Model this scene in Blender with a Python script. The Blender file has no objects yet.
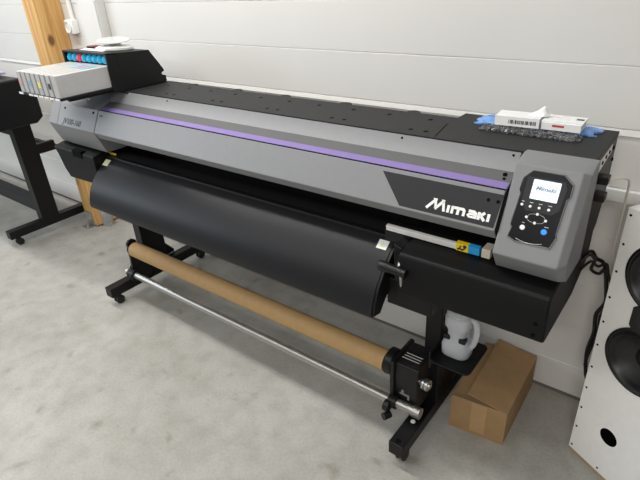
import bpy, bmesh, math, random
from mathutils import Vector, Matrix
random.seed(7)
SC = bpy.context.scene
COL = SC.collection
PI = math.pi

# ------------------------------------------------------------------ materials
def nt(name):
    m = bpy.data.materials.new(name); m.use_nodes = True
    return m, m.node_tree, m.node_tree.nodes['Principled BSDF']

def mat(name, col, rough=0.5, metal=0.0, noise=0.05, nscale=40.0, bump=0.0, bscale=300.0, emit=0.0,
        trans=0.0, alpha=1.0, ior=1.45, spec=0.5, coat=0.0):
    m, t, b = nt(name)
    tc = t.nodes.new('ShaderNodeTexCoord')
    n = t.nodes.new('ShaderNodeTexNoise'); n.inputs['Scale'].default_value = nscale; n.inputs['Detail'].default_value = 4
    t.links.new(tc.outputs['Object'], n.inputs['Vector'])
    r = t.nodes.new('ShaderNodeValToRGB')
    r.color_ramp.elements[0].position = 0.3; r.color_ramp.elements[1].position = 0.7
    r.color_ramp.elements[0].color = (*[c*(1-noise) for c in col], 1)
    r.color_ramp.elements[1].color = (*[min(1, c*(1+noise)) for c in col], 1)
    t.links.new(n.outputs['Fac'], r.inputs['Fac']); t.links.new(r.outputs['Color'], b.inputs['Base Color'])
    b.inputs['Roughness'].default_value = rough; b.inputs['Metallic'].default_value = metal
    b.inputs['Specular IOR Level'].default_value = spec; b.inputs['IOR'].default_value = ior
    b.inputs['Transmission Weight'].default_value = trans; b.inputs['Alpha'].default_value = alpha
    b.inputs['Coat Weight'].default_value = coat
    if emit:
        b.inputs['Emission Color'].default_value = (*col, 1); b.inputs['Emission Strength'].default_value = emit
    if bump:
        n2 = t.nodes.new('ShaderNodeTexNoise'); n2.inputs['Scale'].default_value = bscale; n2.inputs['Detail'].default_value = 3
        t.links.new(tc.outputs['Object'], n2.inputs['Vector'])
        bp = t.nodes.new('ShaderNodeBump'); bp.inputs['Strength'].default_value = bump; bp.inputs['Distance'].default_value = 0.002
        t.links.new(n2.outputs['Fac'], bp.inputs['Height']); t.links.new(bp.outputs['Normal'], b.inputs['Normal'])
    return m

def concrete():
    m, t, b = nt('concrete')
    tc = t.nodes.new('ShaderNodeTexCoord')
    def noise(scale, det, dist=0.0):
        n = t.nodes.new('ShaderNodeTexNoise'); n.inputs['Scale'].default_value = scale
        n.inputs['Detail'].default_value = det; n.inputs['Distortion'].default_value = dist
        t.links.new(tc.outputs['Object'], n.inputs['Vector']); return n
    def ramp(n, p0, c0, p1, c1):
        r = t.nodes.new('ShaderNodeValToRGB'); e = r.color_ramp.elements
        e[0].position = p0; e[0].color = (*c0, 1); e[1].position = p1; e[1].color = (*c1, 1)
        t.links.new(n.outputs['Fac'], r.inputs['Fac']); return r
    def mult(a, c, f):
        x = t.nodes.new('ShaderNodeMix'); x.data_type = 'RGBA'; x.blend_type = 'MULTIPLY'
        x.inputs['Factor'].default_value = f
        t.links.new(a, x.inputs['A']); t.links.new(c, x.inputs['B']); return x.outputs['Result']
    a = ramp(noise(1.6, 8, 0.6), 0.36, (.38, .37, .335), 0.62, (.455, .445, .412))
    c = ramp(noise(11, 12, .25), 0.32, (.80, .79, .77), 0.60, (1, 1, 1))
    d = ramp(noise(9, 9, .2), 0.25, (.68, .64, .57), 0.38, (1, 1, 1))
    e = ramp(noise(90, 8), 0.36, (.91, .91, .905), 0.58, (1.04, 1.04, 1.04))
    o = mult(a.outputs['Color'], c.outputs['Color'], .75)
    o = mult(o, d.outputs['Color'], .8); o = mult(o, e.outputs['Color'], .8)
    t.links.new(o, b.inputs['Base Color'])
    rr = t.nodes.new('ShaderNodeMapRange'); rr.inputs['To Min'].default_value = .38; rr.inputs['To Max'].default_value = .7
    t.links.new(noise(5, 6).outputs['Fac'], rr.inputs['Value']); t.links.new(rr.outputs['Result'], b.inputs['Roughness'])
    bp = t.nodes.new('ShaderNodeBump'); bp.inputs['Strength'].default_value = .12; bp.inputs['Distance'].default_value = .004
    t.links.new(noise(60, 6).outputs['Fac'], bp.inputs['Height']); t.links.new(bp.outputs['Normal'], b.inputs['Normal'])
    return m

def pine():
    m, t, b = nt('pine')
    tc = t.nodes.new('ShaderNodeTexCoord')
    mp = t.nodes.new('ShaderNodeMapping'); mp.inputs['Scale'].default_value = (14, 14, .55)
    t.links.new(tc.outputs['Object'], mp.inputs['Vector'])
    n = t.nodes.new('ShaderNodeTexNoise'); n.inputs['Scale'].default_value = 3; n.inputs['Detail'].default_value = 7; n.inputs['Distortion'].default_value = .8
    t.links.new(mp.outputs['Vector'], n.inputs['Vector'])
    r = t.nodes.new('ShaderNodeValToRGB'); e = r.color_ramp.elements
    e[0].position = .32; e[0].color = (.52, .27, .08, 1); e[1].position = .66; e[1].color = (.78, .49, .19, 1)
    t.links.new(n.outputs['Fac'], r.inputs['Fac'])
    mp2 = t.nodes.new('ShaderNodeMapping'); mp2.inputs['Scale'].default_value = (8, 8, 4.6)
    t.links.new(tc.outputs['Object'], mp2.inputs['Vector'])
    v = t.nodes.new('ShaderNodeTexVoronoi'); v.inputs['Scale'].default_value = 1.0
    t.links.new(mp2.outputs['Vector'], v.inputs['Vector'])
    r2 = t.nodes.new('ShaderNodeValToRGB'); e2 = r2.color_ramp.elements
    e2[0].position = .10; e2[0].color = (.18, .08, .03, 1); e2[1].position = .2; e2[1].color = (1, 1, 1, 1)
    t.links.new(v.outputs['Distance'], r2.inputs['Fac'])
    x = t.nodes.new('ShaderNodeMix'); x.data_type = 'RGBA'; x.blend_type = 'MULTIPLY'; x.inputs['Factor'].default_value = .85
    t.links.new(r.outputs['Color'], x.inputs['A']); t.links.new(r2.outputs['Color'], x.inputs['B'])
    t.links.new(x.outputs['Result'], b.inputs['Base Color']); b.inputs['Roughness'].default_value = .5
    return m

M = dict(
    floor=concrete(), pine=pine(),
    wall=mat('wall_panel_paint', (.71, .70, .672), .55, noise=.015, nscale=3, bump=.05, bscale=120),
    base=mat('dark_sill', (.16, .15, .14), .7),
    white=mat('white_plastic', (.82, .82, .80), .4, noise=.02),
    grey=mat('silver_grey_plastic', (.228, .231, .238), .45, spec=.4, noise=.02, bump=.06, bscale=900),
    greyl=mat('faint_grey_print', (.20, .20, .20), .5),
    greyd=mat('dark_grey_plastic', (.026, .026, .028), .55, spec=.3, noise=.03),
    stripe=mat('dark_grey_stripe', (.105, .105, .105), .5, noise=.02),
    purple=mat('purple_strip', (.225, .168, .40), .45, spec=.35, noise=.02),
    topblk=mat('textured_black_sheet', (.022, .022, .023), .6, spec=.3, noise=.08, nscale=300, bump=.12, bscale=1500),
    blk=mat('black_metal', (.006, .006, .0065), .45, spec=.35, noise=.1, bump=.05, bscale=900),
    blkp=mat('black_plastic', (.009, .009, .0095), .38, spec=.4, noise=.08),
    guide=mat('black_guide_sheet', (.012, .012, .0135), .45, spec=.3, noise=.05, nscale=120, bump=.05, bscale=1500),
    boxblk=mat('black_box_cover', (.005, .005, .0053), .5, noise=.08, bump=.05, bscale=1200, spec=.25),
    dark=mat('dark_interior', (.003, .003, .003), .8, spec=.1),
    steel=mat('brushed_steel', (.50, .49, .46), .42, 1.0, noise=.03),
    zinc=mat('galvanised_steel', (.62, .63, .64), .38, 1.0, noise=.12, nscale=60),
    kraft=mat('kraft_tube', (.46, .29, .125), .62, noise=.05, nscale=30),
    card=mat('cardboard', (.37, .23, .112), .75, noise=.06, nscale=25, bump=.06, bscale=200),
    cardtape=mat('parcel_tape', (.46, .29, .14), .3, noise=.05),
    cardin=mat('cardboard_inside', (.36, .24, .13), .8, noise=.06),
    screen=mat('lit_screen', (.72, .84, .90), .3, emit=.55, noise=0),
    screentxt=mat('screen_lettering', (.36, .38, .46), .4),
    glass=mat('dark_bezel', (.006, .006, .008), .3, spec=.2, noise=.02),
    bezel2=mat('charcoal_key_panel', (.028, .028, .032), .4, spec=.25),
    btn=mat('white_button', (.85, .85, .85), .3, emit=.15, noise=0),
    blue=mat('blue_lit_button', (.015, .22, .85), .3, emit=.75, noise=0),
    cyan=mat('cyan_key_light', (.02, .38, .62), .25, emit=.28, noise=.3, nscale=150),
    red=mat('red_key_light', (.70, .06, .12), .25, emit=.28, noise=.3, nscale=150),
    logo=mat('white_lettering', (.88, .88, .86), .4, noise=0),
    mark=mat('dark_lettering', (.04, .055, .065), .5, noise=0),
    strip=mat('pale_strip', (.78, .77, .74), .4, noise=.05),
    yellow=mat('yellow_label', (.92, .68, .02), .45, noise=.02),
    lblue=mat('blue_label', (.03, .36, .78), .45, noise=.02),
    lyell=mat('pale_warning_label', (.82, .82, .55), .5, noise=.1, nscale=90),
    beige=mat('beige_block', (.62, .56, .45), .5),
    cart=mat('pale_grey_cartridge', (.49, .485, .475), .45, noise=.03),
    cartgap=mat('cartridge_gap_shade', (.07, .07, .07), .5),  # dark tone painted for the shaded gaps between cartridges
    magenta=mat('magenta_mark', (.72, .35, .38), .5), cyanm=mat('cyan_mark', (.25, .42, .60), .5),
    yellm=mat('yellow_mark', (.85, .75, .15), .5), blackm=mat('black_mark', (.05, .05, .05), .5),
    stk1=mat('light_cyan_sticker', (.15, .55, .70), .5), stk2=mat('pink_sticker', (.75, .30, .42), .5),
    bottle=mat('milky_plastic', (.86, .89, .93), .28, noise=.05, trans=.55, ior=1.12),
    spk=mat('white_speaker_board', (.93, .92, .89), .5, noise=.02),
    ply=mat('plywood_edge', (.48, .31, .16), .6, noise=.08, nscale=60),
    rubber=mat('woofer_rubber', (.012, .012, .012), .4), cone=mat('woofer_cone', (.022, .022, .022), .5, noise=.2, nscale=90),
    film=mat('blue_film', (.16, .33, .66), .3, noise=.25, nscale=60),
    bubble=mat('clear_bubble_wrap', (.16, .16, .17), .1, noise=.8, nscale=160, bump=.9, bscale=160, trans=.45),
    paper=mat('white_paper', (.85, .85, .84), .6, noise=.03), redl=mat('red_print', (.55, .06, .07), .5),
    bar=mat('black_print', (.04, .04, .04), .6), lilac=mat('lilac_wrap', (.42, .34, .55), .4, noise=.2),
    cream=mat('cream_cord', (.72, .68, .60), .5), oldw=mat('off_white_plastic', (.78, .77, .74), .45),
    clear=mat('smoky_plate', (.50, .51, .51), .25),
)

# ------------------------------------------------------------------ mesh helpers
ORG = {}
def face(bm, vs, mi=0):
    try:
        f = bm.faces.new(vs); f.material_index = mi; return f
    except ValueError:
        return None

def box(bm, x0, x1, y0, y1, z0, z1, mi=0, T=None):
    v = [bm.verts.new((x, y, z)) for x in (x0, x1) for y in (y0, y1) for z in (z0, z1)]
    for q in ((0,1,3,2), (4,6,7,5), (0,4,5,1), (2,3,7,6), (0,2,6,4), (1,5,7,3)):
        face(bm, [v[i] for i in q], mi)
    if T:
        for p in v: p.co = T(p.co)
    return v

def prism(bm, pts, x0, x1, mi=0, segm=None, T=None):
    """section pts in (y,z), extruded along x; segm gives a material per side"""
    a = [bm.verts.new((x0, p[0], p[1])) for p in pts]; b = [bm.verts.new((x1, p[0], p[1])) for p in pts]
    n = len(pts)
    for i in range(n):
        face(bm, [a[i], a[(i+1) % n], b[(i+1) % n], b[i]], segm[i] if segm else mi)
    face(bm, a[::-1], mi); face(bm, b, mi)
    if T:
        for p in a + b: p.co = T(p.co)

def cyl(bm, p0, p1, r0, r1=None, n=24, mi=0, cap=True):
    p0, p1 = Vector(p0), Vector(p1); r1 = r0 if r1 is None else r1
    d = (p1 - p0).normalized(); u = d.orthogonal().normalized(); w = d.cross(u)
    A, B = [], []
    for k in range(n):
        c = math.cos(2*PI*k/n)*u + math.sin(2*PI*k/n)*w
        A.append(bm.verts.new(p0 + r0*c)); B.append(bm.verts.new(p1 + r1*c))
    for k in range(n):
        face(bm, [A[k], A[(k+1) % n], B[(k+1) % n], B[k]], mi)
    if cap: face(bm, A[::-1], mi); face(bm, B, mi)

def lathe(bm, prof, o, ax=(0,0,1), n=32, mi=0, mis=None, u=None):
    """prof: (radius, distance along axis)"""
    o = Vector(o); d = Vector(ax).normalized(); u = (Vector(u) if u else d.orthogonal()).normalized(); w = d.cross(u)
    rings = []
    for r, h in prof:
        if r < 1e-6: rings.append([bm.verts.new(o + d*h)])
        else: rings.append([bm.verts.new(o + d*h + r*(math.cos(2*PI*k/n)*u + math.sin(2*PI*k/n)*w)) for k in range(n)])
    for i in range(len(rings)-1):
        A, B = rings[i], rings[i+1]; m = mis[i] if mis else mi
        for k in range(n):
            k2 = (k+1) % n
            if len(A) == 1 and len(B) == 1: continue
            if len(A) == 1: face(bm, [A[0], B[k2], B[k]], m)
            elif len(B) == 1: face(bm, [A[k], A[k2], B[0]], m)
            else: face(bm, [A[k], A[k2], B[k2], B[k]], m)

def crom(P, k=8):
    P = [Vector(p) for p in P]; Q = [P[0]*2-P[1]] + P + [P[-1]*2-P[-2]]; out = []
    for i in range(1, len(Q)-2):
        for j in range(k):
            t = j/k; a, b, c, d = Q[i-1:i+3]
            out.append(.5*((2*b) + (c-a)*t + (2*a-5*b+4*c-d)*t*t + (3*b-a-3*c+d)*t**3))
    out.append(P[-1]); return out

def sweep(bm, P, r, n=10, mi=0):
    prev = None; rings = []
    for i, p in enumerate(P):
        d = (P[min(i+1, len(P)-1)] - P[max(i-1, 0)]).normalized()
        u = (prev - d*prev.dot(d)).normalized() if prev else d.orthogonal().normalized()
        prev = u; w = d.cross(u)
        rings.append([bm.verts.new(p + r*(math.cos(2*PI*k/n)*u + math.sin(2*PI*k/n)*w)) for k in range(n)])
    for A, B in zip(rings, rings[1:]):
        for k in range(n): face(bm, [A[k], A[(k+1) % n], B[(k+1) % n], B[k]], mi)
    face(bm, rings[0][::-1], mi); face(bm, rings[-1], mi)

def NB(): return bmesh.new()

def obj(name, bm, mats, parent=None, bev=0.0, seg=2, smooth=True, org=None, sub=0, angle=35):
    bmesh.ops.recalc_face_normals(bm, faces=bm.faces)
    if parent is not None: o0 = ORG[parent.name]
    elif org is not None: o0 = Vector(org)
    else:
        xs = [v.co for v in bm.verts]
        o0 = Vector(((min(v.x for v in xs)+max(v.x for v in xs))/2, (min(v.y for v in xs)+max(v.y for v in xs))/2, min(v.z for v in xs)))
    bmesh.ops.translate(bm, verts=bm.verts, vec=-o0)
    me = bpy.data.meshes.new(name); bm.to_mesh(me); bm.free()
    for m in (mats if isinstance(mats, (list, tuple)) else [mats]): me.materials.append(m)
    o = bpy.data.objects.new(name, me); COL.objects.link(o)
    ORG[o.name] = o0.copy()
    if parent is not None: o.parent = parent
    else: o.location = o0
    if smooth:
        me.shade_smooth()
        es = me.attributes.new('sharp_edge', 'BOOLEAN', 'EDGE') if 'sharp_edge' not in me.attributes else me.attributes['sharp_edge']
        b2 = bmesh.new(); b2.from_mesh(me); b2.edges.ensure_lookup_table()
        vals = [(len(e.link_faces) != 2) or e.calc_face_angle(9) > math.radians(angle) for e in b2.edges]
        b2.free(); es.data.foreach_set('value', vals)
    if bev:
        md = o.modifiers.new('bevel', 'BEVEL'); md.width = bev; md.segments = seg; md.limit_method = 'ANGLE'; md.angle_limit = math.radians(angle)
        md.harden_normals = True
    if sub:
        md = o.modifiers.new('subsurf', 'SUBSURF'); md.levels = sub; md.render_levels = sub
    return o

def thing(name, label, cat, loc, group=None):
    o = bpy.data.objects.new(name, None); COL.objects.link(o); o.location = loc; ORG[o.name] = Vector(loc)
    o.empty_display_size = .1
    return tag(o, label, cat, group)

def tag(o, label, cat=None, group=None):
    o['label'] = label
    if cat: o['category'] = cat
    if group: o['group'] = group
    return o

def struct(name, bm, mats, **k):
    o = obj(name, bm, mats, **k); o['kind'] = 'structure'; return o

def rbox(bm, cx, cy, w, h, r, z0, z1, T, mi=0, n=5):
    """rounded rectangle plate in a local frame"""
    pts = []
    for sx, sy, a0 in ((1,1,0), (-1,1,90), (-1,-1,180), (1,-1,270)):
        for k in range(n+1):
            a = math.radians(a0 + 90*k/n)
            pts.append((cx + sx*(w/2-r) + r*math.cos(a), cy + sy*(h/2-r) + r*math.sin(a)))
    plate(bm, pts, z0, z1, T, mi)

def plate(bm, pts, z0, z1, T, mi=0):
    a = [bm.verts.new(T(Vector((x, y, z0)))) for x, y in pts]; b = [bm.verts.new(T(Vector((x, y, z1)))) for x, y in pts]
    n = len(pts)
    for i in range(n): face(bm, [a[i], a[(i+1) % n], b[(i+1) % n], b[i]], mi)
    face(bm, a[::-1], mi); face(bm, b, mi)

def stroke(bm, pts, w, h, T, mi=0):
    """thick polyline, butt ends and mitred corners, as a low plate"""
    P = [Vector((p[0], p[1])) for p in pts]; L, Rr = [], []
    for i, p in enumerate(P):
        d0 = (P[i]-P[i-1]).normalized() if i else (P[1]-P[0]).normalized()
        d1 = (P[i+1]-P[i]).normalized() if i < len(P)-1 else d0
        n0 = Vector((-d0.y, d0.x)); n1 = Vector((-d1.y, d1.x)); m = (n0+n1)
        m = m.normalized() if m.length > 1e-6 else n0
        s = min(1/max(m.dot(n0), .45), 1.7)
        L.append(p + m*s*w/2); Rr.append(p - m*s*w/2)
    for i in range(len(P)-1):
        plate(bm, [L[i], Rr[i], Rr[i+1], L[i+1]], 0, h, T, mi)

def text(name, s, size, T, m, parent, shear=0.0, depth=.0006, sx=1.0):
    cu = bpy.data.curves.new(name, 'FONT'); cu.body = s; cu.size = size; cu.shear = shear; cu.extrude = depth; cu.offset = size*.022; cu.align_x = 'CENTER'; cu.align_y = 'CENTER'
    to = bpy.data.objects.new(name+'_curve', cu); COL.objects.link(to)
    dg = bpy.context.evaluated_depsgraph_get(); dg.update()
    me = bpy.data.meshes.new_from_object(to.evaluated_get(dg))
    bm = bmesh.new(); bm.from_mesh(me)
    bpy.data.objects.remove(to); bpy.data.curves.remove(cu); bpy.data.meshes.remove(me)
    for v in bm.verts: v.co = T(Vector((v.co.x*sx, v.co.y, v.co.z + depth)))
    return obj(name, bm, m, parent, smooth=False)

def frame(P0, P1):
    """plane through two section points (y,z), P1 the lower: local (x, s up from P1, h out)"""
    dy, dz = P0[0]-P1[0], P0[1]-P1[1]; L = math.hypot(dy, dz); uy, uz = dy/L, dz/L
    return lambda v: Vector((v.x, P1[0] + v.y*uy - v.z*uz, P1[1] + v.y*uz + v.z*uy))

FACE = frame((1.257, 1.057), (1.198, .947))
CON = frame((1.27, 1.08), (1.18, .90))

# ------------------------------------------------------------------ room
WY = 1.776
bm = NB(); box(bm, -6.5, 2.6, -2.6, WY + .12, -.1, 0)
struct('floor', bm, M['floor'], smooth=False)
bm = NB()
sec = [(WY, -.02), (WY, .012), (WY, .014)]
prof = [(WY+.1, -.05), (WY+.012, -.05), (WY+.012, .014), (WY, .018)]
for z, lip in ((.16, 0), (.35, 0), (.54, 0), (.73, 0), (.918, 0), (1.108, 1), (1.293, 0), (1.482, 0), (1.67, 0), (1.86, 0), (2.05, 0), (2.24, 0), (2.43, 0), (2.62, 0), (2.81, 0)):
    if lip: prof += [(WY, z-.024), (WY-.0075, z-.020), (WY-.002, z-.003), (WY+.005, z-.0015), (WY+.005, z+.001), (WY, z+.001)]
    else: prof += [(WY, z-.0045), (WY+.0035, z-.001), (WY+.0035, z+.0006), (WY, z+.0006)]
prof += [(WY, 3.0), (WY+.1, 3.0)]
prism(bm, prof, -6.5, 2.6)
struct('wall_back', bm, M['wall'], smooth=False)
bm = NB(); box(bm, -6.5, 2.6, WY+.001, WY+.012, 0, .015)
struct('baseboard_back', bm, M['base'])
bm = NB()                                                  # tall white cable duct on the wall behind the ink unit
box(bm, -3.10, -2.915, WY-.055, WY-.001, 1.12, 3.0); box(bm, -3.095, -2.92, WY-.062, WY-.054, 1.12, 3.0)
tag(struct('trim_1', bm, M['wall'], bev=.004), 'tall white cable duct fixed to the wall behind the ink unit')
bm = NB(); box(bm, -.30, 2.6, WY-.016, WY-.0005, .874, .916)  # raised white strip that draws the pale band on the wall
tag(struct('trim_2', bm, M['white'], bev=.003), 'low white raised strip along the wall right of the printer')

# ------------------------------------------------------------------ wide format printer
P = thing('wide_format_printer', 'long grey and black wide format printer with purple stripe on two black legs', 'printer', (-1.5, 1.42, 0))

# --- chassis under the top sheet
bm = NB()
prism(bm, [(1.365, .86), (1.365, 1.128), (1.555, 1.128), (1.555, .70), (1.42, .70), (1.42, .80), (1.40, .86)], -2.70, -.235)
box(bm, -2.36, -.70, 1.30, 1.55, .60, .80)
obj('chassis', bm, M['blk'], P, bev=.004)
bm = NB()
box(bm, -2.745, -2.19, 1.345, 1.60, 1.127, 1.136)
box(bm, -2.19, -.676, 1.352, 1.575, 1.127, 1.136)
prism(bm, [(1.352, 1.127), (1.352, 1.136), (1.645, 1.136), (1.645, 1.127)], -.676, -.213)
box(bm, -2.19, -.676, 1.575, 1.582, 1.110, 1.136)
for x in (-2.009, -1.712, -1.431, -1.128, -.84):            # rear lugs
    rbox(bm, x, 1.578, .052, .058, .025, 1.127, 1.1362, lambda v: v)
hole = []
for x in (-1.963, -1.659, -1.354, -1.05, -.745):
    hole += [(x - .155, 1.523, .008), (x + .001, 1.523, .008), (x - .004, 1.398, .0075), (x + .048, 1.398, .0075)]
for x, y, r in hole: cyl(bm, (x, y, 1.1355), (x, y, 1.1366), r, n=14, mi=1)
T = lambda v: v
plate(bm, [(-.652, 1.363), (-.648, 1.363), (-.673, 1.50), (-.677, 1.50)], 1.1355, 1.1364, T, 1)
obj('top_panel', bm, [M['topblk'], M['dark']], P, bev=.0015)

# --- front cover with its stripes
bm = NB()
cov = [(1.372, 1.126), (1.360, 1.135), (1.353, 1.133), (1.323, 1.084), (1.284, 1.067), (1.257, 1.057), (1.205, .960), (1.226, .928), (1.30, .935), (1.372, .95)]
prism(bm, cov, -2.322, -.391)
obj('front_cover', bm, M['grey'], P, bev=.003)
cover = bpy.data.objects['front_cover']
bm = NB(); prism(bm, [(1.37, 1.12), (1.352, 1.125), (1.32, 1.075), (1.254, 1.05), (1.207, .962), (1.226, .933), (1.37, .933)], -.3915, -.383)
obj('end_seam', bm, M['dark'], cover, smooth=False)
def band(name, a, b, x0, x1, h, m, parent, h0=-.0005):
    F = frame(a, b); L = math.hypot(a[0]-b[0], a[1]-b[1]); bm = NB()
    box(bm, x0, x1, 0, L, h0, h, 0, F); return obj(name, bm, m, parent, smooth=False)
tag(band('dark_stripe', (1.323, 1.084), (1.284, 1.067), -2.318, -.391, .0008, M['stripe'], cover), 'dark grey stripe above the purple strip')
tag(band('purple_stripe', (1.284, 1.067), (1.261, 1.058), -2.318, -.391, .0022, M['purple'], cover), 'purple strip along the cover')
tag(band('seam_line', (1.261, 1.058), (1.257, 1.057), -2.318, -.391, .0005, M['dark'], cover), 'thin dark seam under the purple strip')
bm = NB(); plate(bm, [(-.76, .1125), (-.392, .1125), (-.396, .022), (-.678, .022)], -.0004, .0012, FACE)
for x, s in ((-.428, .092), (-.402, .092)):
    cyl(bm, FACE(Vector((x, s, .001))), FACE(Vector((x, s, .003))), .0045, n=14, mi=1)
lp = tag(obj('logo_panel', bm, [M['greyd'], M['dark']], cover, bev=.0008), 'dark angled panel carrying white lettering')
# lettering, built letter by letter
bm = NB(); W = .0078; H = .0007
G = lambda v: FACE(Vector((v.x, v.y, v.z + .0012)))
def st(*p, w=W): stroke(bm, p, w, H, G)
st((-.594, .0345), (-.571, .0625)); st((-.571, .0625), (-.566, .0375), w=.0072); st((-.568, .0365), (-.547, .0635)); st((-.5475, .0635), (-.541, .0345), w=.0076)
plate(bm, [(-.5785, .0660), (-.566, .0660), (-.5665, .058), (-.575, .058)], 0, H, G); plate(bm, [(-.553, .0665), (-.543, .0665), (-.543, .058), (-.551, .058)], 0, H, G)
st((-.5295, .0555), (-.5295, .0345))
st((-.5175, .0555), (-.5175, .0345)); st((-.5175, .0520), (-.503, .0525), (-.5005, .049), (-.5005, .0345)); st((-.5005, .050), (-.4985, .0523), (-.487, .0525), (-.4835, .049), (-.4835, .0345))
st((-.4715, .0525), (-.456, .0525), (-.4505, .049), (-.4505, .0345)); st((-.4505, .0375), (-.468, .0375), (-.4715, .041), (-.468, .0450), (-.4505, .0450), w=.0058)
st((-.4415, .0555), (-.4415, .0345)); st((-.4385, .0450), (-.4265, .0560)); st((-.4365, .0465), (-.4245, .0342))
st((-.4155, .0555), (-.4155, .0345))
tag(obj('logo_lettering', bm, M['logo'], cover, smooth=False), 'white maker lettering on the dark panel')
def pin(name, T_, x, s, h, r, m, parent):
    bm = NB(); cyl(bm, T_(Vector((x, s, -.0005))), T_(Vector((x, s, h))), r, n=14); return obj(name, bm, M[m], parent)
# lock knob and small screws on the cover
FB = frame((1.323, 1.084), (1.284, 1.067))
pin('lock_knob', FB, -.414, .027, .004, .006, 'dark', cover); pin('screw', FB, -.411, .012, .003, .004, 'dark', cover)
for x, q in ((-2.30, .100), (-2.285, .100)): pin('screw', FACE, x, q, .0015, .0035, 'dark', cover)
FU = frame((1.353, 1.133), (1.323, 1.084))
for x in (-.41, -.75, -1.9): pin('screw', FU, x, .045, .0015, .0035, 'dark', cover)

# --- left end cap
bm = NB()
cap = [(1.372, 1.125), (1.360, 1.132), (1.323, 1.084), (1.257, 1.057), (1.205, .960), (1.250, .850), (1.372, .850)]
prism(bm, cap, -2.668, -2.326)
b2 = [(1.40, 1.125), (1.362, 1.125), (1.264, 1.050), (1.214, .958), (1.256, .852), (1.40, .852)]
a = [bm.verts.new((-2.772, y, z)) for y, z in b2]; c = [bm.verts.new((-2.6715, y, z)) for y, z in [(1.40, 1.125), (1.358, 1.128), (1.256, 1.054), (1.206, .960), (1.251, .851), (1.40, .851)]]
for i in range(6): face(bm, [a[i], a[(i+1) % 6], c[(i+1) % 6], c[i]])
face(bm, a); face(bm, c)
prism(bm, [(1.38, 1.11), (1.36, 1.11), (1.258, 1.045), (1.212, .962), (1.254, .86), (1.38, .86)], -2.673, -2.666)
ec = tag(obj('end_cap', bm, M['grey'], P, bev=.003), 'grey end cap at the left of the cover')
TX = lambda v: FACE(Vector((-2.535 + v.x, .040 + v.y, v.z + .0002)))
text('model_lettering', 'JV100-160', .039, TX, M['mark'], ec, shear=.3, depth=.0004, sx=1.0)
for x, q in ((-2.62, .105), (-2.36, .108)): pin('screw', FACE, x, q, .002, .006, 'dark', ec)

# --- control console on the right
bm = NB()
con = [(1.372, 1.137), (1.346, 1.1385), (1.292, 1.124), (1.184, .908), (1.226, .848), (1.372, .848)]
con2 = [(1.372, 1.137), (1.350, 1.136), (1.305, 1.117), (1.205, .917), (1.236, .850), (1.372, .850)]
a = [bm.verts.new((-.384, y, z)) for y, z in con]; b = [bm.verts.new((-.222, y, z)) for y, z in con]; c = [bm.verts.new((-.203, y, z)) for y, z in con2]
for A, B in ((a, b), (b, c)):
    for i in range(6): face(bm, [A[i], A[(i+1) % 6], B[(i+1) % 6], B[i]])
face(bm, a[::-1]); face(bm, c)
cs = obj('control_console', bm, M['grey'], P, bev=.004, seg=3)
bez = [(-.335, .237), (-.262, .237), (-.238, .217), (-.237, .188), (-.243, .180), (-.246, .092), (-.243, .085), (-.252, .057), (-.337, .055), (-.355, .063), (-.351, .088), (-.356, .094), (-.352, .175), (-.357, .186), (-.354, .216)]
def scale_pts(p, k):
    cx = sum(q[0] for q in p)/len(p); cy = sum(q[1] for q in p)/len(p)
    return [(cx + (x-cx)*k[0], cy + (y-cy)*k[1]) for x, y in p]
bm = NB()                                                  # raised grey rim, then the dark panel inside it
o_ = scale_pts(bez, (1.06, 1.04)); n_ = len(bez)
vo = [bm.verts.new(CON(Vector((x, y, .0)))) for x, y in o_]; vr = [bm.verts.new(CON(Vector((x, y, .004)))) for x, y in scale_pts(bez, (1.03, 1.02))]; vi = [bm.verts.new(CON(Vector((x, y, .0012)))) for x, y in bez]
for i in range(n_):
    j = (i+1) % n_
    face(bm, [vo[i], vo[j], vr[j], vr[i]]); face(bm, [vr[i], vr[j], vi[j], vi[i]])
obj('bezel_rim', bm, M['grey'], cs, smooth=False)
bm = NB(); plate(bm, bez, -.001, .0016, CON)
obj('bezel', bm, M['glass'], cs, smooth=False)
bm = NB(); plate(bm, [(-.345, .222), (-.255, .222), (-.248, .205), (-.252, .150), (-.268, .136), (-.330, .136), (-.346, .155)], .0015, .0024, CON)
obj('key_panel', bm, M['bezel2'], cs, smooth=False)
bm = NB(); rbox(bm, -.2957, .1925, .066, .050, .002, .0022, .0032, CON)
tag(obj('screen', bm, M['screen'], cs, smooth=False), 'lit white display screen')
text('screen_lettering', 'Mimaki', .0145, lambda v: CON(Vector((-.296+v.x, .196+v.y, v.z+.0036))), M['screentxt'], cs, shear=.25, depth=.0004, sx=1.15)
def button(x, s, r, m, lab):
    bm = NB(); o = CON(Vector((x, s, .0015))); ax = CON(Vector((x, s, 1.0))) - CON(Vector((x, s, 0)))
    lathe(bm, [(r*1.18, 0), (r*1.18, .0016), (r, .0018), (r*.92, .0034), (0, .0038)], o, ax, 20, 0, [1, 1, 0, 0])
    return tag(obj('button', bm, [M[m], M['bezel2']], cs), lab)
for x, s in ((-.342, .149), (-.321, .148), (-.299, .148), (-.276, .148)): button(x, s, .0036, 'btn', 'small white round button')
for x, s in ((-.323, .120), (-.299, .132), (-.276, .120), (-.300, .109)): button(x, s, .0036, 'btn', 'small white arrow button')
button(-.326, .092, .0066, 'btn', 'larger white round button'); button(-.273, .092, .0072, 'blue', 'glowing blue round button')
bm = NB(); stroke(bm, [(-.300+.0225*math.cos(a)*(1.08 if abs(math.sin(a)) > .6 else 1), .1203+.0115*math.sin(a)) for a in [2*PI*k/24 for k in range(25)]], .0006, .0018, CON)
obj('arrow_key_loop', bm, M['strip'], cs, smooth=False)
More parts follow.
